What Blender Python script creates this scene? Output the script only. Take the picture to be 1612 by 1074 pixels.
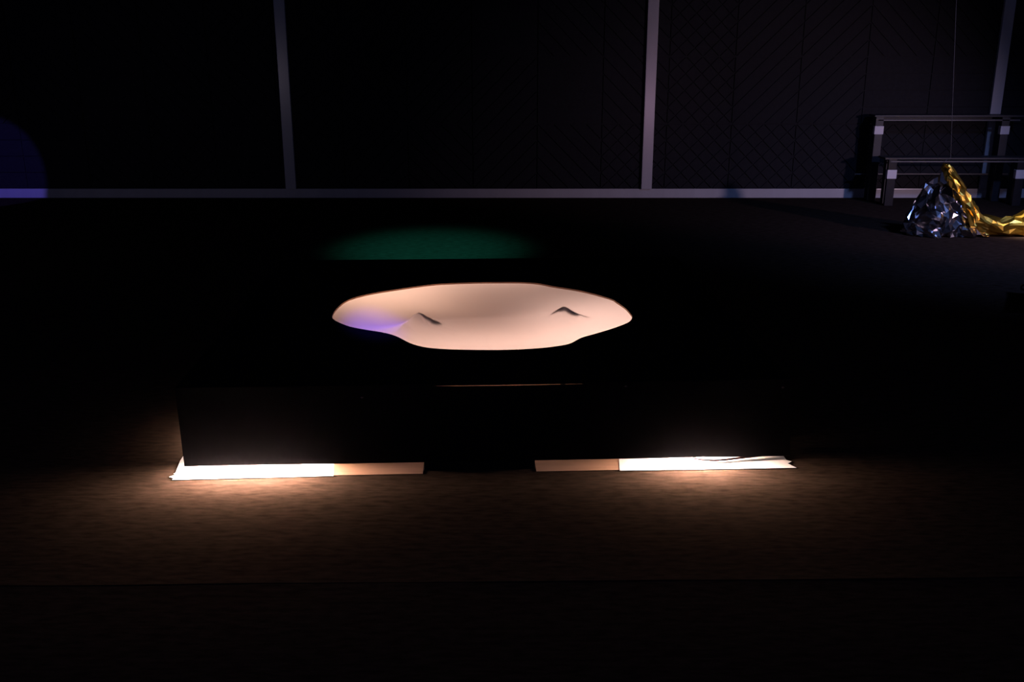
import bpy, bmesh, math, random
from mathutils import Vector, Matrix, noise

random.seed(7)
scene = bpy.context.scene
for o in list(bpy.data.objects):
    bpy.data.objects.remove(o)
C = scene.collection
R = math.radians

# ------------------------------------------------------------------ camera, world, lights, exposure
cam_data = bpy.data.cameras.new('camera')
cam_data.sensor_width = 36.0
cam_data.lens = 35.0
cam_data.clip_end = 100
cam = bpy.data.objects.new('camera', cam_data)
C.objects.link(cam)
cam.location = (0, 0, 1.5)
cam.rotation_euler = (R(90 - 17.03), 0, 0)
scene.camera = cam

world = bpy.data.worlds.new('world')
world.use_nodes = True
world.node_tree.nodes['Background'].inputs['Color'].default_value = (0.34, 0.40, 1.0, 1)
world.node_tree.nodes['Background'].inputs['Strength'].default_value = 0.055
scene.world = world

vs = scene.view_settings
vs.view_transform = 'Standard'
vs.look = 'None'
vs.gamma = 1.0
vs.exposure = 0.0
vs.use_curve_mapping = False


def aim(o, target):
    d = Vector(target) - o.location
    o.rotation_euler = d.to_track_quat('-Z', 'Y').to_euler()


def spot(name, loc, target, energy, color, angle, blend=0.5, radius=0.05):
    l = bpy.data.lights.new(name, 'SPOT')
    l.energy = energy
    l.color = color
    l.spot_size = R(angle)
    l.spot_blend = blend
    l.shadow_soft_size = radius
    o = bpy.data.objects.new(name, l)
    C.objects.link(o)
    o.location = loc
    aim(o, target)
    return o


# stage lamps hung around the room, all outside the picture
spot('wash_lamp_right', (5.72, 4.4, 1.30), (2.45, 9.6, 0.30), 225, (1.0, 0.72, 1.0), 46, 0.9, 0.08)
spot('wash_lamp_left', (-4.2, 2.0, 0.9), (-3.1, 9.6, 0.4), 17, (0.95, 0.78, 0.95), 30, 0.9, 0.10)
spot('pink_floor_lamp', (2.33, 2.0, 0.37), (1.3, 9.6, 0.87), 36, (1.0, 0.6, 0.95), 12, 0.9, 0.04)
spot('blue_lamp_left', (-4.2, 4.6, 3.1), (-5.02, 9.6, 0.22), 420, (0.17, 0.13, 1.0), 10.5, 0.08, 0.03)
spot('green_lamp', (-0.55, 5.2, 3.3), (-0.60, 7.15, 0), 480, (0.05, 1.0, 0.85), 25, 1.0, 0.10)
spot('blue_floor_lamp', (4.6, 5.4, 3.3), (3.9, 7.4, 0), 215, (0.22, 0.36, 1.0), 74, 1.0, 0.15)
spot('foil_lamp', (5.7, 6.3, 1.6), (4.14, 7.70, 0.10), 1900, (1.0, 0.88, 0.78), 10.5, 1.0, 0.12)
spot('violet_lamp', (-1.5, 8.3, 2.7), (-0.575, 4.10, 0.3), 2900, (0.12, 0.06, 1.0), 4.3, 1.0, 0.02)

# ------------------------------------------------------------------ materials


def mat(name, color, rough=0.6, metal=0.0, spec=0.5, var=0.0, scale=20.0, stretch=(1, 1, 1), bump=0.0, bscale=60.0):
    m = bpy.data.materials.new(name)
    m.use_nodes = True
    nt = m.node_tree
    b = nt.nodes['Principled BSDF']
    b.inputs['Base Color'].default_value = (*color, 1)
    b.inputs['Roughness'].default_value = rough
    b.inputs['Metallic'].default_value = metal
    b.inputs['Specular IOR Level'].default_value = spec
    tc = nt.nodes.new('ShaderNodeTexCoord')
    mp = nt.nodes.new('ShaderNodeMapping')
    mp.inputs['Scale'].default_value = stretch
    nt.links.new(tc.outputs['Object'], mp.inputs['Vector'])
    if var > 0:
        n = nt.nodes.new('ShaderNodeTexNoise')
        n.inputs['Scale'].default_value = scale
        n.inputs['Detail'].default_value = 5
        nt.links.new(mp.outputs['Vector'], n.inputs['Vector'])
        r = nt.nodes.new('ShaderNodeValToRGB')
        r.color_ramp.elements[0].position = 0.3
        r.color_ramp.elements[1].position = 0.7
        r.color_ramp.elements[0].color = (*[c * (1 - var) for c in color], 1)
        r.color_ramp.elements[1].color = (*[min(1, c * (1 + var)) for c in color], 1)
        nt.links.new(n.outputs['Fac'], r.inputs['Fac'])
        nt.links.new(r.outputs['Color'], b.inputs['Base Color'])
    if bump > 0:
        n2 = nt.nodes.new('ShaderNodeTexNoise')
        n2.inputs['Scale'].default_value = bscale
        n2.inputs['Detail'].default_value = 4
        nt.links.new(mp.outputs['Vector'], n2.inputs['Vector'])
        bp = nt.nodes.new('ShaderNodeBump')
        bp.inputs['Strength'].default_value = bump
        bp.inputs['Distance'].default_value = 0.01
        nt.links.new(n2.outputs['Fac'], bp.inputs['Height'])
        nt.links.new(bp.outputs['Normal'], b.inputs['Normal'])
    return m


def emit_mat(name, color, strength):
    m = bpy.data.materials.new(name)
    m.use_nodes = True
    b = m.node_tree.nodes['Principled BSDF']
    b.inputs['Base Color'].default_value = (0.8, 0.8, 0.8, 1)
    b.inputs['Emission Color'].default_value = (*color, 1)
    b.inputs['Emission Strength'].default_value = strength
    return m


WARM = (1.0, 0.71, 0.58)
M_floor = mat('slab', (0.05, 0.045, 0.04), 0.9)
M_carpet = mat('carpet', (0.041, 0.027, 0.0195), 0.9, spec=0.0, var=0.35, scale=26, stretch=(0.6, 2.2, 1), bump=0.05, bscale=70)
M_wall = mat('wall_black', (0.010, 0.010, 0.012), 0.85, spec=0.2)
M_tile = mat('tile_felt', (0.021, 0.020, 0.023), 0.9, spec=0.2, var=0.12, scale=40)
M_trim = mat('pale_trim', (0.60, 0.57, 0.57), 0.22, spec=0.5, var=0.05, scale=8, stretch=(1, 1, 0.1))
M_ceil = mat('ceiling_black', (0.012, 0.012, 0.013), 0.95)
M_black = mat('black_paint', (0.007, 0.0068, 0.008), 0.85, spec=0.0, var=0.15, scale=30)
M_inner = mat('foot_black', (0.006, 0.006, 0.006), 0.8, spec=0.15)
M_screw = mat('screw_metal', (0.5, 0.45, 0.4), 0.4, metal=1.0)
M_ply = mat('plywood', (0.42, 0.23, 0.14), 0.6, var=0.12, scale=14, stretch=(0.4, 3, 1))
M_paper = mat('white_paper', (0.86, 0.82, 0.80), 0.7, spec=0.3)
M_stick = mat('dark_stick', (0.02, 0.014, 0.012), 0.8)
M_cable = mat('dark_red_cable', (0.02, 0.003, 0.005), 0.6, spec=0.1)
M_lamp = emit_mat('warm_light_bar', WARM, 3000)
M_added_dim = emit_mat('added_dim_bar', WARM, 260)
M_bulb = emit_mat('bright_bulb', (1.0, 0.76, 0.62), 3500)
M_lampbody = mat('bar_housing', (0.7, 0.68, 0.66), 0.4)
M_rail = mat('rail_steel', (0.10, 0.095, 0.10), 0.4, var=0.1)
M_bench = mat('bench_steel', (0.026, 0.024, 0.027), 0.35, metal=0.0, spec=0.2, var=0.1, scale=12)
M_benchtop = mat('bench_plank', (0.030, 0.030, 0.034), 0.5, var=0.2, scale=10, stretch=(0.2, 3, 1))
M_band = mat('pale_band', (0.82, 0.77, 0.78), 0.5)
M_thread = mat('thread', (0.045, 0.045, 0.05), 0.6)
M_case = mat('case_black', (0.010, 0.010, 0.011), 0.7, spec=0.2, var=0.1)
M_casemetal = mat('case_metal', (0.035, 0.035, 0.038), 0.5, spec=0.4)
M_silver = mat('silver_foil', (0.46, 0.45, 0.46), 0.2, metal=1.0, bump=0.12, bscale=12)
M_gold = mat('gold_foil', (0.92, 0.56, 0.08), 0.34, metal=1.0, bump=0.12, bscale=12)


def membrane_mat():
    m = bpy.data.materials.new('stretch_fabric')
    m.use_nodes = True
    nt = m.node_tree
    nt.nodes.clear()
    out = nt.nodes.new('ShaderNodeOutputMaterial')
    tr = nt.nodes.new('ShaderNodeBsdfTranslucent')
    df = nt.nodes.new('ShaderNodeBsdfDiffuse')
    mx = nt.nodes.new('ShaderNodeMixShader')
    tr.inputs['Color'].default_value = (0.90, 0.72, 0.66, 1)
    df.inputs['Color'].default_value = (0.86, 0.70, 0.66, 1)
    mx.inputs['Fac'].default_value = 0.45
    nt.links.new(tr.outputs[0], mx.inputs[1])
    nt.links.new(df.outputs[0], mx.inputs[2])
    nt.links.new(mx.outputs[0], out.inputs['Surface'])
    return m


M_membrane = membrane_mat()

# ------------------------------------------------------------------ mesh helpers


def obj(name, bm, material, parent=None, smooth=False):
    bmesh.ops.recalc_face_normals(bm, faces=bm.faces[:])
    me = bpy.data.meshes.new(name)
    bm.to_mesh(me)
    bm.free()
    if smooth:
        for p in me.polygons:
            p.use_smooth = True
    me.materials.append(material)
    o = bpy.data.objects.new(name, me)
    C.objects.link(o)
    if parent:
        o.parent = parent
    return o


def tag(o, label=None, cat=None, group=None, kind=None):
    if label:
        o['label'] = label
    if cat:
        o['category'] = cat
    if group:
        o['group'] = group
    if kind:
        o['kind'] = kind
    return o


def empty(name, loc=(0, 0, 0), rz=0.0):
    o = bpy.data.objects.new(name, None)
    C.objects.link(o)
    o.location = loc
    o.rotation_euler = (0, 0, rz)
    return o


def add_box(bm, x0, x1, y0, y1, z0, z1, bevel=0.0):
    vs_ = [bm.verts.new((x, y, z)) for z in (z0, z1) for y in (y0, y1) for x in (x0, x1)]
    fs = []
    for f in ((0, 2, 3, 1), (4, 5, 7, 6), (0, 1, 5, 4), (2, 6, 7, 3), (0, 4, 6, 2), (1, 3, 7, 5)):
        fs.append(bm.faces.new([vs_[i] for i in f]))
    if bevel > 0:
        es = list({e for f in fs for e in f.edges})
        bmesh.ops.bevel(bm, geom=es, offset=bevel, segments=2, affect='EDGES', profile=0.7)
    return fs


def box(name, x0, x1, y0, y1, z0, z1, material, parent=None, bevel=0.0):
    bm = bmesh.new()
    add_box(bm, x0, x1, y0, y1, z0, z1, bevel)
    return obj(name, bm, material, parent)


def prism(bm, poly, d0, d1, axis='Y'):
    """poly in the (x, z) plane extruded between y=d0 and y=d1"""
    a = [bm.verts.new((p[0], d0, p[1])) for p in poly]
    b = [bm.verts.new((p[0], d1, p[1])) for p in poly]
    n = len(poly)
    bm.faces.new(a)
    bm.faces.new(b[::-1])
    for i in range(n):
        bm.faces.new((a[i], b[i], b[(i + 1) % n], a[(i + 1) % n]))


def tube(bm, pts, radius, sides=8):
    rings = []
    n = len(pts)
    for i, p in enumerate(pts):
        p = Vector(p)
        d = (Vector(pts[min(i + 1, n - 1)]) - Vector(pts[max(i - 1, 0)])).normalized()
        a = d.orthogonal().normalized() if i == 0 else (rings_a - d * rings_a.dot(d)).normalized()
        rings_a = a
        b = d.cross(a)
        rings.append([bm.verts.new(p + radius * (math.cos(2 * math.pi * k / sides) * a + math.sin(2 * math.pi * k / sides) * b)) for k in range(sides)])
    for i in range(n - 1):
        for k in range(sides):
            bm.faces.new((rings[i][k], rings[i][(k + 1) % sides], rings[i + 1][(k + 1) % sides], rings[i + 1][k]))
    bm.faces.new(rings[0][::-1])
    bm.faces.new(rings[-1])


# ------------------------------------------------------------------ the room
WY = 9.662            # face of the panelled wall
floor = tag(box('floor', -8.5, 8.5, -2.5, WY + 0.2, -0.12, -0.006, M_floor), kind='structure')

# carpet laid in broad strips, the seam runs across the floor in front of the box


def carpet(y0a, y0b, y1a, y1b, lift0, lift1):
    bm = bmesh.new()
    nx = 90
    rows = []
    ts = [0.0, 0.012, 0.03, 0.08, 0.5, 0.92, 0.97, 0.988, 1.0]
    if lift0 == 0 and lift1 == 0:
        ts = [0, 1]
    for i in range(nx + 1):
        x = -8.4 + 16.8 * i / nx
        s = i / nx
        row = []
        w = 0.006 * noise.noise(Vector((x * 2.1, 3.3, 0)))
        for t in ts:
            ya = y0a + (y0b - y0a) * s + (w if lift0 else 0)
            yb = y1a + (y1b - y1a) * s + (w if lift1 else 0)
            dist0 = t * (yb - ya)
            dist1 = (1 - t) * (yb - ya)
            z = lift0 * math.exp(-dist0 / 0.05) + lift1 * math.exp(-dist1 / 0.05)
            z *= 0.6 + 0.8 * noise.noise(Vector((x * 1.3, 9.1, 0)))
            row.append((x, ya + t * (yb - ya), max(0, z)))
        rows.append(row)
    top = [[bm.verts.new(p) for p in r] for r in rows]
    bot = [[bm.verts.new((r[k][0], r[k][1], -0.006)) for k in (0, -1)] for r in rows]
    for i in range(nx):
        for k in range(len(ts) - 1):
            bm.faces.new((top[i][k], top[i + 1][k], top[i + 1][k + 1], top[i][k + 1]))
        bm.faces.new((bot[i][0], bot[i + 1][0], top[i + 1][0], top[i][0]))
        bm.faces.new((top[i][-1], top[i + 1][-1], bot[i + 1][1], bot[i][1]))
    o = obj('carpet_strip', bm, M_carpet, floor)
    return o


carpet(-2.4, -2.4, 2.395, 2.665, 0, 0.002)
carpet(2.399, 2.669, 5.9, 6.17, 0.0025, 0)
carpet(5.903, 6.173, WY, WY, 0, 0)

wall = tag(box('wall_back', -7.6, 7.6, WY, WY + 0.2, -0.006, 3.6, M_wall), kind='structure')
tag(box('ceiling', -8.5, 8.5, 3.0, WY + 0.2, 3.6, 3.7, M_ceil), kind='structure')
tag(box('baseboard_back', -7.6, 7.6, WY - 0.022, WY, 0.0, 0.0875, M_trim, bevel=0.003), kind='structure')
for k, x in enumerate((-5.50, -2.134, 1.298, 4.564)):
    tag(box('trim_%d' % (k + 1), x - 0.05, x + 0.05, WY - 0.045, WY, 0.0875, 3.6, M_trim, bevel=0.004), kind='structure')

# grooved square tiles
T = 0.615
PROUD = 0.013


def clip(poly, a, b, c):
    """keep a*x+b*z<=c"""
    out = []
    for i in range(len(poly)):
        p, q = poly[i], poly[(i + 1) % len(poly)]
        dp, dq = a * p[0] + b * p[1] - c, a * q[0] + b * q[1] - c
        if dp <= 0:
            out.append(p)
        if (dp < 0 < dq) or (dq < 0 < dp):
            t = dp / (dp - dq)
            out.append((p[0] + t * (q[0] - p[0]), p[1] + t * (q[1] - p[1])))
    return out


def bands(polys, a, b, pitch, groove, off=0.0):
    res = []
    for poly in polys:
        vals = [a * p[0] + b * p[1] for p in poly]
        k0, k1 = math.floor((min(vals) - off) / pitch) - 1, math.ceil((max(vals) - off) / pitch) + 1
        for k in range(k0, k1):
            lo, hi = off + k * pitch + groove / 2, off + (k + 1) * pitch - groove / 2
            q = clip(clip(poly, a, b, hi), -a, -b, -lo)
            if len(q) >= 3:
                area = abs(sum(q[i][0] * q[(i + 1) % len(q)][1] - q[(i + 1) % len(q)][0] * q[i][1] for i in range(len(q)))) / 2
                if area > 2e-4:
                    res.append(q)
    return res


def tile_mesh(kind):
    e = 0.006
    sq = [(e, e), (T - e, e), (T - e, T - e), (e, T - e)]
    g = 0.010
    s2 = math.sqrt(0.5)
    if kind == 'horizontal':
        polys = bands([sq], 0, 1, T / 4, g)
    elif kind == 'rising':
        polys = bands([sq], s2, -s2, T * s2 / 4, g)
    elif kind == 'falling':
        polys = bands([sq], s2, s2, T * s2 / 4, g)
    else:
        polys = bands(bands([sq], s2, s2, T * s2 / 4, g), s2, -s2, T * s2 / 4, g)
    bm = bmesh.new()
    add_box(bm, 0, T, -0.004, 0, 0, T)
    for q in polys:
        prism(bm, q, -PROUD, -0.004)
    bmesh.ops.recalc_face_normals(bm, faces=bm.faces[:])
    me = bpy.data.meshes.new('wall_tile')
    bm.to_mesh(me)
    bm.free()
    me.materials.append(M_tile)
    return me


tiles = {k: tile_mesh(k) for k in ('horizontal', 'rising', 'falling', 'lattice')}
X0 = 2.083
fixed = {(-1, 0): 'lattice', (-1, 1): 'lattice', (-1, 2): 'lattice', (0, 0): 'lattice', (1, 0): 'lattice',
         (0, 1): 'rising', (1, 1): 'rising', (0, 2): 'rising', (1, 2): 'rising',
         (2, 0): 'lattice', (2, 1): 'horizontal', (2, 2): 'falling', (3, 0): 'lattice', (3, 1): 'horizontal', (3, 2): 'falling',
         (-12, 0): 'horizontal', (-11, 0): 'horizontal', (-12, 1): 'rising', (-11, 1): 'falling'}
rt = random.Random(3)
cyc = ['lattice', 'lattice', 'rising', 'rising', 'horizontal', 'falling', 'falling']
for row in range(5):
    for col in range(-15, 8):
        kind = fixed.get((col, row)) or cyc[(col * (1 if row else 3) + row // 2) % 7]
        o = bpy.data.objects.new('wall_tile', tiles[kind])
        C.objects.link(o)
        o.parent = wall
        o.location = (X0 + col * T, WY, 0.0885 + row * T)

# ------------------------------------------------------------------ the glowing box
AZ = R(2.45)
BO = (-1.172, 3.262, 0.0)
BW, BD = 2.19, 2.06
Z0, ZP, ZT = 0.033, 0.324, 0.330
lb = empty('light_box', BO, AZ)
tag(lb, 'wide low black box with a ragged opening over glowing peach fabric', 'light box')
LEAN = 0.022   # the right side leans in a little


def panel_mesh(name, quad, thick_dir, th, m):
    bm = bmesh.new()
    a = [bm.verts.new(p) for p in quad]
    b = [bm.verts.new(Vector(p) + Vector(thick_dir) * th) for p in quad]
    bm.faces.new(a)
    bm.faces.new(b[::-1])
    n = len(quad)
    for i in range(n):
        bm.faces.new((a[i], b[i], b[(i + 1) % n], a[(i + 1) % n]))
    return obj(name, bm, m, lb)


# front panel: its upper edge sags in the middle and leaves a thin slit under the lid
front = [(0.004, 0, Z0), (BW, 0, Z0)]
top_edge = []
for i in range(41):
    s = i / 40 * (BW - LEAN)
    if i == 0:
        s = 0.0
    dip = 0.0
    if 0.84 < s < 1.52:
        q = (s - 0.84) / 0.68
        dip = 0.0050 * (math.sin(math.pi * min(1, q ** 0.85))) ** 0.8
    top_edge.append((s, 0, ZP - dip))
front += top_edge[::-1]
panel_mesh('front_panel', front, (0, 1, 0), 0.006, M_black)
panel_mesh('back_panel', [(0, BD - 0.018, Z0), (BW, BD - 0.018, Z0), (BW - LEAN, BD - 0.018, ZP), (0, BD - 0.018, ZP)], (0, 1, 0), 0.018, M_black)
panel_mesh('side_panel', [(0.004, 0.0152, Z0), (0.004, BD - 0.0182, Z0), (0, BD - 0.0182, ZP), (0, 0.0152, ZP)], (1, 0, 0), 0.018, M_black)
panel_mesh('side_panel', [(BW, 0.0152, Z0), (BW, BD - 0.0182, Z0), (BW - LEAN, BD - 0.0182, ZP), (BW - LEAN, 0.0152, ZP)], (-1, 0, 0), 0.018, M_black)

HOLE = [(0.421, 0.931), (0.427, 1.059), (0.461, 1.205), (0.546, 1.309), (0.666, 1.391), (0.841, 1.487), (0.982, 1.514), (1.124, 1.522), (1.266, 1.516), (1.36, 1.491), (1.44, 1.422), (1.55, 1.341), (1.631, 1.25), (1.696, 1.152), (1.703, 1.117), (1.729, 1.003), (1.738, 0.895), (1.736, 0.843), (1.707, 0.764), (1.625, 0.67), (1.535, 0.59), (1.477, 0.539), (1.423, 0.463), (1.351, 0.423), (1.25, 0.398), (1.125, 0.391), (0.989, 0.401), (0.902, 0.417), (0.839, 0.445), (0.786, 0.498), (0.73, 0.589), (0.674, 0.646), (0.59, 0.696), (0.519, 0.746), (0.456, 0.827), (0.43, 0.879)]
HC = Vector((1.09, 0.95))


def catmull(pts, sub):
    n = len(pts)
    out = []
    for i in range(n):
        p0, p1, p2, p3 = [Vector(pts[(i + k - 1) % n]) for k in range(4)]
        for j in range(sub):
            t = j / sub
            out.append(0.5 * ((2 * p1) + (p2 - p0) * t + (2 * p0 - 5 * p1 + 4 * p2 - p3) * t * t + (3 * p1 - p0 - 3 * p2 + p3) * t ** 3))
    return out


HP = catmull(HOLE, 5)
pol = sorted(((math.atan2(p.y - HC.y, p.x - HC.x), (p - HC).length) for p in HP))


def hole_r(a):
    a = (a + math.pi) % (2 * math.pi) - math.pi
    n = len(pol)
    for i in range(n):
        a0, r0 = pol[i]
        a1, r1 = pol[(i + 1) % n]
        if i == n - 1:
            a1 += 2 * math.pi
            aa = a + 2 * math.pi if a < a0 else a
        else:
            aa = a
        if a0 <= aa <= a1:
            t = (aa - a0) / max(1e-9, a1 - a0)
            return r0 + (r1 - r0) * t
    return pol[0][1]


def rect_hit(a, x0, x1, y0, y1):
    dx, dy = math.cos(a), math.sin(a)
    ts = []
    if dx > 1e-9:
        ts.append((x1 - HC.x) / dx)
    if dx < -1e-9:
        ts.append((x0 - HC.x) / dx)
    if dy > 1e-9:
        ts.append((y1 - HC.y) / dy)
    if dy < -1e-9:
        ts.append((y0 - HC.y) / dy)
    t = min(ts)
    return HC.x + dx * t, HC.y + dy * t


LX0, LX1, LY0, LY1 = 0.0, BW - LEAN, 0.0, BD
corner_angles = [math.atan2(y - HC.y, x - HC.x) for x in (LX0, LX1) for y in (LY0, LY1)]
angs = sorted([-math.pi + 2 * math.pi * i / 200 for i in range(200)] + corner_angles)
bm = bmesh.new()
ring = {k: [] for k in 'abcd'}
for a in angs:
    r = hole_r(a)
    hx, hy = HC.x + r * math.cos(a), HC.y + r * math.sin(a)
    ox, oy = rect_hit(a, LX0, LX1, LY0, LY1)
    ring['a'].append(bm.verts.new((ox, oy, ZT)))
    ring['b'].append(bm.verts.new((hx, hy, ZT)))
    ring['c'].append(bm.verts.new((hx, hy, ZP)))
    ring['d'].append(bm.verts.new((ox, oy, ZP)))
n = len(angs)
for p, q in ('ab', 'bc', 'cd', 'da'):
    for i in range(n):
        j = (i + 1) % n
        bm.faces.new((ring[p][i], ring[p][j], ring[q][j], ring[q][i]))
lid = obj('lid', bm, M_black, lb)

# the cut edge of the opening, raw board showing at its rim
bm = bmesh.new()
RI = []
for a in angs:
    r = hole_r(a)
    RI.append([bm.verts.new((HC.x + (r - d) * math.cos(a), HC.y + (r - d) * math.sin(a), z)) for d, z in ((0.0, ZT - 0.002), (0.003, ZT - 0.002), (0.003, ZP - 0.003), (0.0, ZP - 0.003))])
for i in range(n):
    j = (i + 1) % n
    for k in range(4):
        l = (k + 1) % 4
        bm.faces.new((RI[i][k], RI[j][k], RI[j][l], RI[i][l]))
tag(obj('opening_edge', bm, M_ply, lid), 'raw brown cut edge around the opening')

# stretched fabric under the opening with two pushed-up points
PK = [(0.812, 0.768, 0.062, 0.085), (1.435, 0.880, 0.050, 0.080)]


def mem_z(x, y, q):
    """q: 0 centre .. 1 rim"""
    base = ZP - 0.004
    inner = max(0.0, 1 - q * q)
    z = base - 0.018 * inner
    # hollow at the left front, beside the first point
    z -= 0.052 * inner * math.exp(-((x - 0.61) ** 2 / 0.022 + (y - 0.90) ** 2 / 0.04))
    # hollow behind the ridge between both points
    z -= 0.026 * inner * math.exp(-((x - 1.12) ** 2 / 0.10 + (y - 1.10) ** 2 / 0.022))
    # ridge from point to point
    (x0, y0, _, _), (x1, y1, _, _) = PK
    t = max(0, min(1, ((x - x0) * (x1 - x0) + (y - y0) * (y1 - y0)) / ((x1 - x0) ** 2 + (y1 - y0) ** 2)))
    dx, dy = x - (x0 + t * (x1 - x0)), y - (y0 + t * (y1 - y0) + 0.10 * math.sin(math.pi * t))
    d = math.hypot(dx, dy)
    z += 0.022 * (1 - 0.6 * math.sin(math.pi * t)) * math.exp(-d / 0.07) * inner
    # fold running back from each point
    for (px, py, h, w) in PK:
        dx, dy = x - px, y - py
        d = math.hypot(dx, dy * (1.35 if dy > 0 else 0.8))
        z += h * math.exp(-d / w) * min(1, inner * 3)
        # fold to the lower right of the point
        along = dx * 0.94 - dy * 0.34
        across = dx * 0.34 + dy * 0.94
        if along > 0:
            z += 0.012 * math.exp(-along / 0.10) * math.exp(-abs(across) / 0.018) * min(1, along / 0.02)
    # sharp fold from the first point down to the rim at the left front
    dx, dy = x - PK[0][0], y - PK[0][1]
    along = (-dx * 0.69 - dy * 0.72)
    across = (dx * 0.72 - dy * 0.69)
    if along > 0:
        side = 0.016 if across < 0 else 0.075
        z += 0.026 * math.exp(-along / 0.16) * math.exp(-abs(across) / side) * min(1, along / 0.03) * min(1, inner * 3)
    return z


bm = bmesh.new()
NR = 90
MA = 260
rows = []
centre = bm.verts.new((HC.x, HC.y, mem_z(HC.x, HC.y, 0)))
for i in range(1, NR + 1):
    q = 1.05 * i / NR
    row = []
    for k in range(MA):
        a = 2 * math.pi * k / MA
        r = hole_r(a) * q
        x, y = HC.x + r * math.cos(a), HC.y + r * math.sin(a)
        row.append(bm.verts.new((x, y, min(mem_z(x, y, min(1, q)), ZP - 0.0035 if q > 0.97 else 9))))
    rows.append(row)
for k in range(MA):
    bm.faces.new((centre, rows[0][k], rows[0][(k + 1) % MA]))
for i in range(NR - 1):
    for k in range(MA):
        l = (k + 1) % MA
        bm.faces.new((rows[i][k], rows[i + 1][k], rows[i + 1][l], rows[i][l]))
mem = obj('fabric_membrane', bm, M_membrane, lb, smooth=True)
tag(mem, 'glowing peach stretch fabric pushed up into two points')

# dark props that push the fabric up from below; their tips are plates added to shade dark patches on it
TIPS = [[(0.002, 0.000, 0.020, 0.016, 0.0), (0.034, -0.006, 0.032, 0.024, -0.15), (0.068, -0.016, 0.026, 0.028, -0.2)],
        [(0.004, -0.004, 0.032, 0.024, 0.0), (-0.030, -0.010, 0.024, 0.008, 0.2), (0.036, -0.018, 0.034, 0.026, -0.5), (0.080, -0.020, 0.036, 0.008, -0.3)]]
for (px, py, h, w), tips in zip(PK, TIPS):
    zt = mem_z(px, py, 0.3)
    bm = bmesh.new()
    tube(bm, [(px + 0.005, py + 0.012, 0.006), (px + 0.005, py + 0.012, zt - 0.05), (px + 0.003, py + 0.008, zt - 0.02)], 0.012, 8)
    ps = obj('prop_stick', bm, M_stick, lb, smooth=True)
    tag(ps, 'dark prop pushing the fabric up from below')
    bm = bmesh.new()
    for (tx, ty, ra, rb, ang) in tips:
        cx, cy = px + tx, py + ty
        NT = 14
        top_, low_ = [], []
        c_ = bm.verts.new((cx, cy, mem_z(cx, cy, 0.4) - 0.0015))
        c2 = bm.verts.new((cx, cy, mem_z(cx, cy, 0.4) - 0.012))
        for k in range(NT):
            a = 2 * math.pi * k / NT
            ex, ey = ra * math.cos(a), rb * math.sin(a)
            x, y = cx + ex * math.cos(ang) - ey * math.sin(ang), cy + ex * math.sin(ang) + ey * math.cos(ang)
            z = mem_z(x, y, 0.4)
            top_.append(bm.verts.new((x, y, z - 0.005)))
        for k in range(NT):
            bm.faces.new((c_, top_[k], top_[(k + 1) % NT]))
            bm.faces.new((c2, top_[(k + 1) % NT], top_[k]))
    obj('shade_tip', bm, M_stick, ps, smooth=True)

box('added_slit_board', 0.10, BW - 0.10, 0.33, BD - 0.10, 0.0003, 0.003, M_ply, lb)  # added board that gives the slit under the lid its orange line

# feet: one in the middle of each side
box('foot_block', 0.856, 1.256, 0.0005, 0.05, 0.0, Z0 - 0.0005, M_inner, lb, 0.002)
box('foot_block', 0.90, 1.29, BD - 0.05, BD - 0.0005, 0.0, Z0 - 0.0005, M_inner, lb, 0.002)
box('foot_block', 0.005, 0.055, 0.85, 1.25, 0.0, Z0 - 0.0005, M_inner, lb, 0.002)
box('foot_block', BW - 0.055, BW - 0.005, 0.85, 1.25, 0.0, Z0 - 0.0005, M_inner, lb, 0.002)
for s, z in ((0.645, 0.284), (1.577, 0.3125), (2.142, 0.299)):
    bm = bmesh.new()
    bmesh.ops.create_cone(bm, cap_ends=True, segments=12, radius1=0.005, radius2=0.0035, depth=0.003)
    bmesh.ops.rotate(bm, verts=bm.verts[:], cent=(0, 0, 0), matrix=Matrix.Rotation(R(90), 3, 'X'))
    bmesh.ops.scale(bm, verts=bm.verts[:], vec=(1.1, 1, 0.7))
    bmesh.ops.translate(bm, verts=bm.verts[:], vec=(s, -0.001, z))
    obj('screw', bm, M_screw, lb)

BM = Matrix.Translation(BO) @ Matrix.Rotation(AZ, 4, 'Z')


def to_world(o):
    o.matrix_world = BM
    return o


# added tan boards drawing the lit floor band, two sheets of white paper on them
bm = bmesh.new()
ys = [(-0.030, -0.001), (-0.001, 0.052), (0.052, 0.84), (0.84, 1.26), (1.26, 1.95)]
E_ = 0.0012
add_box(bm, -0.01, 0.852, -0.028, 0.30, 0.0003, E_)
bo1 = obj('lit_floor_strip', bm, M_ply)
to_world(bo1)
tag(bo1, 'added pale board standing for the lit floor under the left front of the black box', 'board', 'added boards under the box')
bm = bmesh.new()
add_box(bm, 1.26, 2.18, -0.026, 0.30, 0.0003, E_)
bo2 = obj('lit_floor_strip', bm, M_ply)
to_world(bo2)
tag(bo2, 'added pale board standing for the lit floor under the right front of the black box', 'board', 'added boards under the box')


def paper(pts, z, lab):
    bm = bmesh.new()
    a = [bm.verts.new((p[0], p[1], z)) for p in pts]
    b = [bm.verts.new((p[0], p[1], z + 0.0004)) for p in pts]
    bm.faces.new(a[::-1])
    bm.faces.new(b)
    for i in range(len(pts)):
        j = (i + 1) % len(pts)
        bm.faces.new((a[i], a[j], b[j], b[i]))
    o = obj('paper_sheet', bm, M_paper)
    to_world(o)
    tag(o, lab, 'paper', 'paper sheets under the box')
    return o


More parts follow.
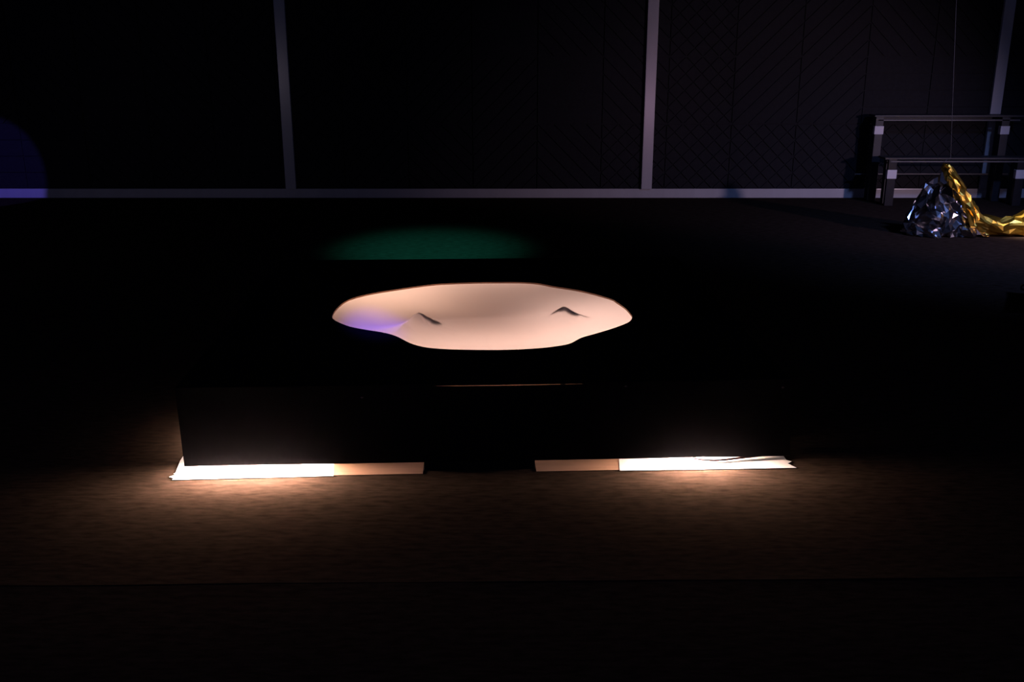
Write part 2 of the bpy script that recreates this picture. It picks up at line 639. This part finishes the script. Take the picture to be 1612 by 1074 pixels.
paper([(-0.030, -0.043), (0.535, -0.034), (0.50, 0.28), (-0.05, 0.28), (-0.047, 0.12), (-0.034, 0.015), (-0.040, 0.008), (-0.028, 0.002), (-0.048, -0.018), (-0.030, -0.028)],
      0.0014, 'brightly lit white paper under the left front corner of the black box')
paper([(1.56, -0.033), (2.205, -0.036), (2.185, 0.004), (2.205, 0.02), (2.19, 0.034), (2.19, 0.28), (1.60, 0.28)],
      0.0014, 'brightly lit white paper under the right front corner of the black box')


def light_bar(s0, s1, t, lab, place=None, lamp=None):
    e = empty('light_bar')
    e.matrix_world = BM @ (place or Matrix.Identity(4))
    box('housing', s0 - 0.012, s1 + 0.012, t - 0.006, t + 0.012, 0.0021, 0.032, M_lampbody, e, 0.001)
    bm = bmesh.new()
    tube(bm, [(s0, t, 0.043), ((s0 + s1) / 2, t, 0.043), (s1, t, 0.043)], 0.0105, 12)
    obj('tube', bm, lamp or M_lamp, e, smooth=True)
    box('end_cap', s0 - 0.012, s0, t - 0.011, t + 0.011, 0.032, 0.0545, M_lampbody, e, 0.001)
    box('end_cap', s1, s1 + 0.012, t - 0.011, t + 0.011, 0.032, 0.0545, M_lampbody, e, 0.001)
    bm = bmesh.new()
    arc = [(t + 0.0135 * math.cos(R(a)), 0.043 + 0.0135 * math.sin(R(a))) for a in range(-80, 116, 13)]
    arc2 = [(t + 0.0150 * math.cos(R(a)), 0.043 + 0.0150 * math.sin(R(a))) for a in range(-80, 116, 13)]
    va = [[bm.verts.new((s_, p[0], p[1])) for p in arc + arc2[::-1]] for s_ in (s0, s1)]
    nn = len(va[0])
    for k in range(nn):
        bm.faces.new((va[0][k], va[0][(k + 1) % nn], va[1][(k + 1) % nn], va[1][k]))
    bm.faces.new(va[0])
    bm.faces.new(va[1][::-1])
    obj('added_reflector', bm, M_lampbody, e)  # added shell, keeps the bar's light off the fabric
    tag(e, lab, 'lamp', 'light bars under the box')
    return e


light_bar(0.05, 0.43, 0.10, 'warm glowing light bar on the paper under the left front of the box')
light_bar(1.76, 1.955, 0.10, 'warm glowing light bar on the paper under the right front of the box')
light_bar(-0.52, -0.20, 0.085, 'added dim light bar out of view under the left side of the box', Matrix.Rotation(R(-90), 4, 'Z'), M_added_dim)  # added unseen bar for the floor glow left of the box
# bare bulb lying on the right sheet
bl = empty('bulb')
bl.matrix_world = BM
bm = bmesh.new()
bmesh.ops.create_uvsphere(bm, u_segments=16, v_segments=10, radius=0.012)
bmesh.ops.scale(bm, verts=bm.verts[:], vec=(1.25, 1, 1))
bmesh.ops.translate(bm, verts=bm.verts[:], vec=(1.885, 0.06, 0.0175))
obj('glass', bm, M_bulb, bl, smooth=True)
bm = bmesh.new()
tube(bm, [(1.897, 0.061, 0.0205), (1.915, 0.063, 0.0205), (1.93, 0.065, 0.0205)], 0.008, 10)
obj('socket', bm, M_lampbody, bl)
tag(bl, 'brightest bare bulb shining out under the right front of the box', 'bulb')
bm = bmesh.new()
tube(bm, [(1.845, 0.05, 0.0085), (1.875, 0.036, 0.008), (1.92, 0.028, 0.0075), (1.96, 0.033, 0.008), (2.006, 0.042, 0.0085), (2.06, 0.052, 0.0095), (2.119, 0.062, 0.011), (2.138, 0.09, 0.0085), (2.12, 0.14, 0.0085)], 0.0042, 8)
cb = to_world(obj('cable', bm, M_cable, smooth=True))
tag(cb, 'thin dark cable lying in front of the bright bulb under the box', 'cable')


# lamps lying inside the box, under the fabric
def inside(name, s, t, sx, sy, energy, col=WARM):
    l = bpy.data.lights.new(name, 'AREA')
    l.shape = 'RECTANGLE'
    l.size, l.size_y = sx, sy
    l.energy = energy
    l.color = col
    o = bpy.data.objects.new(name, l)
    C.objects.link(o)
    o.matrix_world = BM @ Matrix.Translation((s, t, 0.02)) @ Matrix.Rotation(math.pi, 4, 'X')
    return o


IN = (1.0, 0.74, 0.63)
inside('box_lamp_left', 0.50, 1.40, 0.7, 0.5, 4.2, (1.0, 0.71, 0.54))
inside('box_lamp_right', 1.68, 0.85, 0.6, 0.7, 3.8, (1.0, 0.78, 0.70))
inside('box_lamp_front', 1.15, 0.45, 1.1, 0.4, 4.4, IN)
inside('box_lamp_back', 1.1, 1.75, 1.0, 0.3, 2.9, IN)

# ------------------------------------------------------------------ two-level bench by the wall
bench = empty('bench', (4.03, 9.30, 0))
tag(bench, 'dark two-level bench with pale bands on its legs beside the panelled wall', 'bench')


def bx(name, x0, x1, y0, y1, z0, z1, m, parent=bench, bevel=0.002):
    return box(name, x0 - 4.03, x1 - 4.03, y0 - 9.30, y1 - 9.30, z0, z1, m, parent, bevel)


bx('seat_plank', 3.40, 4.78, 9.155, 9.34, 0.424, 0.440, M_benchtop)
bx('seat_rail', 3.455, 4.74, 9.162, 9.185, 0.398, 0.4105, M_rail)
bx('seat_end_rail', 3.455, 4.73, 9.31, 9.33, 0.398, 0.4235, M_benchtop)
bx('top_plank', 3.365, 4.76, 9.43, 9.60, 0.783, 0.799, M_benchtop)
bx('top_rail', 3.40, 4.72, 9.437, 9.46, 0.747, 0.760, M_rail)
bx('top_end_rail', 3.40, 4.71, 9.575, 9.595, 0.755, 0.7825, M_benchtop)
bx('stretcher', 3.262, 4.72, 9.520, 9.532, 0.238, 0.250, M_rail)
for x in (3.478, 4.655):
    lg = bx('leg', x - 0.038, x + 0.038, 9.164, 9.20, 0.0, 0.4235, M_bench)
    bx('band', x - 0.043, x + 0.043, 9.159, 9.2045, 0.25, 0.33, M_band, lg)
    bx('leg', x - 0.03, x + 0.03, 9.30, 9.3095, 0.0, 0.4235, M_benchtop)
for x in (3.416, 4.588):
    lg = bx('leg', x - 0.036, x + 0.036, 9.437, 9.475, 0.0, 0.7825, M_benchtop)
    bx('band', x - 0.042, x + 0.042, 9.432, 9.4795, 0.625, 0.70, M_band, lg)
    bx('leg', x - 0.03, x + 0.03, 9.56, 9.5745, 0.0, 0.7825, M_benchtop)

# ------------------------------------------------------------------ crumpled rescue blanket
fb = empty('foil_blanket', (3.45, 7.80, 0))
tag(fb, 'crumpled silver and gold foil blanket heaped on the floor by the bench', 'blanket')
rf = random.Random(11)


def interp(tab, x):
    for (x0, z0), (x1, z1) in zip(tab, tab[1:]):
        if x0 <= x <= x1:
            return z0 + (z1 - z0) * (x - x0) / (x1 - x0)
    return tab[0][1] if x < tab[0][0] else tab[-1][1]


def crumple(bm, amp, cuts, seed):
    r = random.Random(seed)
    for _ in range(cuts):
        bmesh.ops.subdivide_edges(bm, edges=bm.edges[:], cuts=1, use_grid_fill=True)
        bmesh.ops.triangulate(bm, faces=bm.faces[:])
        for v in bm.verts:
            v.co += Vector((r.uniform(-1, 1), r.uniform(-1, 1), r.uniform(-1, 1))) * amp
            v.co.z = max(0.002, v.co.z)
        amp *= 0.45


TOP = [(3.10, 0.13), (3.13, 0.20), (3.17, 0.25), (3.20, 0.31), (3.23, 0.40), (3.28, 0.43), (3.33, 0.455), (3.385, 0.525), (3.42, 0.46), (3.50, 0.34), (3.58, 0.21), (3.66, 0.12), (3.78, 0.05)]
bm = bmesh.new()
NX, NZ = 11, 6
fr, bk = [], []
for i in range(NX + 1):
    x = 3.11 + (3.76 - 3.11) * i / NX
    tz = interp(TOP, x)
    cf, cbk = [], []
    for j in range(NZ + 1):
        v_ = j / NZ
        z = tz * v_
        endf = 0.35 + 0.65 * math.sin(math.pi * min(1, max(0, (x - 3.08) / 0.74)))
        d = (1 - v_) ** 0.8 * endf
        jx, jy, jz = [rf.uniform(-1, 1) for _ in range(3)]
        jm = 1.0 if 0 < j < NZ else 0.25
        cf.append(bm.verts.new((x + 0.018 * jx * jm - 3.45, -0.20 * d + 0.055 * jy * (1 if j < NZ else 0.3), max(0.003, z + 0.018 * jz * jm))))
        if j < NZ:
            cbk.append(bm.verts.new((x + 0.018 * jx - 3.45, 0.16 * d + 0.012 + 0.03 * rf.uniform(-1, 1) * (1 if j else 0.4), max(0.003, z + 0.01 * jz))))
        else:
            cbk.append(cf[-1])
    fr.append(cf)
    bk.append(cbk)
for i in range(NX):
    for j in range(NZ):
        for g in (fr, bk):
            vv = [g[i][j], g[i + 1][j], g[i + 1][j + 1], g[i][j + 1]]
            if rf.random() < 0.5:
                bm.faces.new(vv[:3])
                bm.faces.new((vv[0], vv[2], vv[3]))
            else:
                bm.faces.new((vv[0], vv[1], vv[3]))
                bm.faces.new((vv[1], vv[2], vv[3]))
for j in range(NZ):
    for i in (0, NX):
        q_ = [fr[i][j], fr[i][j + 1], bk[i][j + 1], bk[i][j]]
        q_ = list(dict.fromkeys(q_))
        bm.faces.new(q_)
crumple(bm, 0.012, 1, 5)
tag(obj('silver_side', bm, M_silver, fb), 'silver side of the foil')

path = [((3.355, 7.80, 0.545), 0.018), ((3.385, 7.785, 0.515), 0.042), ((3.42, 7.77, 0.455), 0.046), ((3.46, 7.755, 0.395), 0.042), ((3.50, 7.74, 0.325), 0.046), ((3.535, 7.73, 0.265), 0.043), ((3.57, 7.72, 0.205), 0.050),
        ((3.62, 7.70, 0.135), 0.062), ((3.70, 7.69, 0.085), 0.075), ((3.80, 7.69, 0.075), 0.078), ((3.90, 7.69, 0.085), 0.086), ((4.02, 7.70, 0.098), 0.102), ((4.16, 7.72, 0.10), 0.105), ((4.32, 7.74, 0.08), 0.09), ((4.46, 7.77, 0.04), 0.05)]
bm = bmesh.new()
rings = []
for i, (p, r) in enumerate(path):
    p = Vector(p)
    d = (Vector(path[min(i + 1, len(path) - 1)][0]) - Vector(path[max(0, i - 1)][0])).normalized()
    side = Vector((0, -1, 0))
    up = d.cross(side).normalized()
    if up.z < 0:
        up = -up
    rr = []
    for k in range(9):
        a = 2 * math.pi * k / 9
        m_ = r * (1 + rf.uniform(-0.32, 0.26))
        q_ = p + m_ * (math.cos(a) * up + 0.9 * math.sin(a) * side) - Vector((3.45, 7.80, 0))
        q_.z = max(0.004, q_.z)
        rr.append(bm.verts.new(q_))
    rings.append(rr)
for i in range(len(rings) - 1):
    for k in range(9):
        l = (k + 1) % 9
        if rf.random() < 0.5:
            bm.faces.new((rings[i][k], rings[i][l], rings[i + 1][l]))
            bm.faces.new((rings[i][k], rings[i + 1][l], rings[i + 1][k]))
        else:
            bm.faces.new((rings[i][k], rings[i][l], rings[i + 1][k]))
            bm.faces.new((rings[i][l], rings[i + 1][l], rings[i + 1][k]))
bm.faces.new(rings[0][::-1])
bm.faces.new(rings[-1])
crumple(bm, 0.008, 1, 9)
tag(obj('gold_side', bm, M_gold, fb), 'gold side of the foil')

# thread that holds the peak of the foil up
bm = bmesh.new()
tube(bm, [(3.352, 7.80, 0.566), (3.405, 7.808, 0.60), (3.298, 7.808, 1.76), (3.13, 7.808, 3.6)], 0.0022, 6)
tag(obj('thread', bm, M_thread), 'thin thread hanging down to the peak of the foil blanket', 'thread')

# ------------------------------------------------------------------ low black case at the right edge
CA = -R(27.9)
cc = Matrix.Rotation(CA, 2) @ Vector((0.368, 0.244))
cs = empty('equipment_case', (2.895 + cc.x, 5.46 + cc.y, 0), CA)
tag(cs, 'low black case standing on the floor at the right edge of the picture', 'case')
box('body', -0.36, 0.36, -0.24, 0.24, 0.012, 0.15, M_case, cs, 0.006)
box('case_lid', -0.362, 0.362, -0.242, 0.242, 0.154, 0.20, M_case, cs, 0.006)
box('edge_band', -0.364, 0.364, -0.244, 0.244, 0.147, 0.157, M_casemetal, cs, 0.002)
for sx in (-1, 1):
    for sy in (-1, 1):
        box('foot', sx * 0.31 - 0.03, sx * 0.31 + 0.03, sy * 0.19 - 0.03, sy * 0.19 + 0.03, 0.0, 0.0125, M_casemetal, cs, 0.002)
        box('corner_cap', sx * 0.346 - 0.02, sx * 0.346 + 0.02, sy * 0.226 - 0.02, sy * 0.226 + 0.02, 0.172, 0.204, M_casemetal, cs, 0.006)
bm = bmesh.new()
tube(bm, [(-0.367, -0.06, 0.09), (-0.385, -0.055, 0.09), (-0.388, 0, 0.09), (-0.385, 0.055, 0.09), (-0.367, 0.06, 0.09)], 0.006, 8)
obj('handle', bm, M_casemetal, cs, smooth=True)
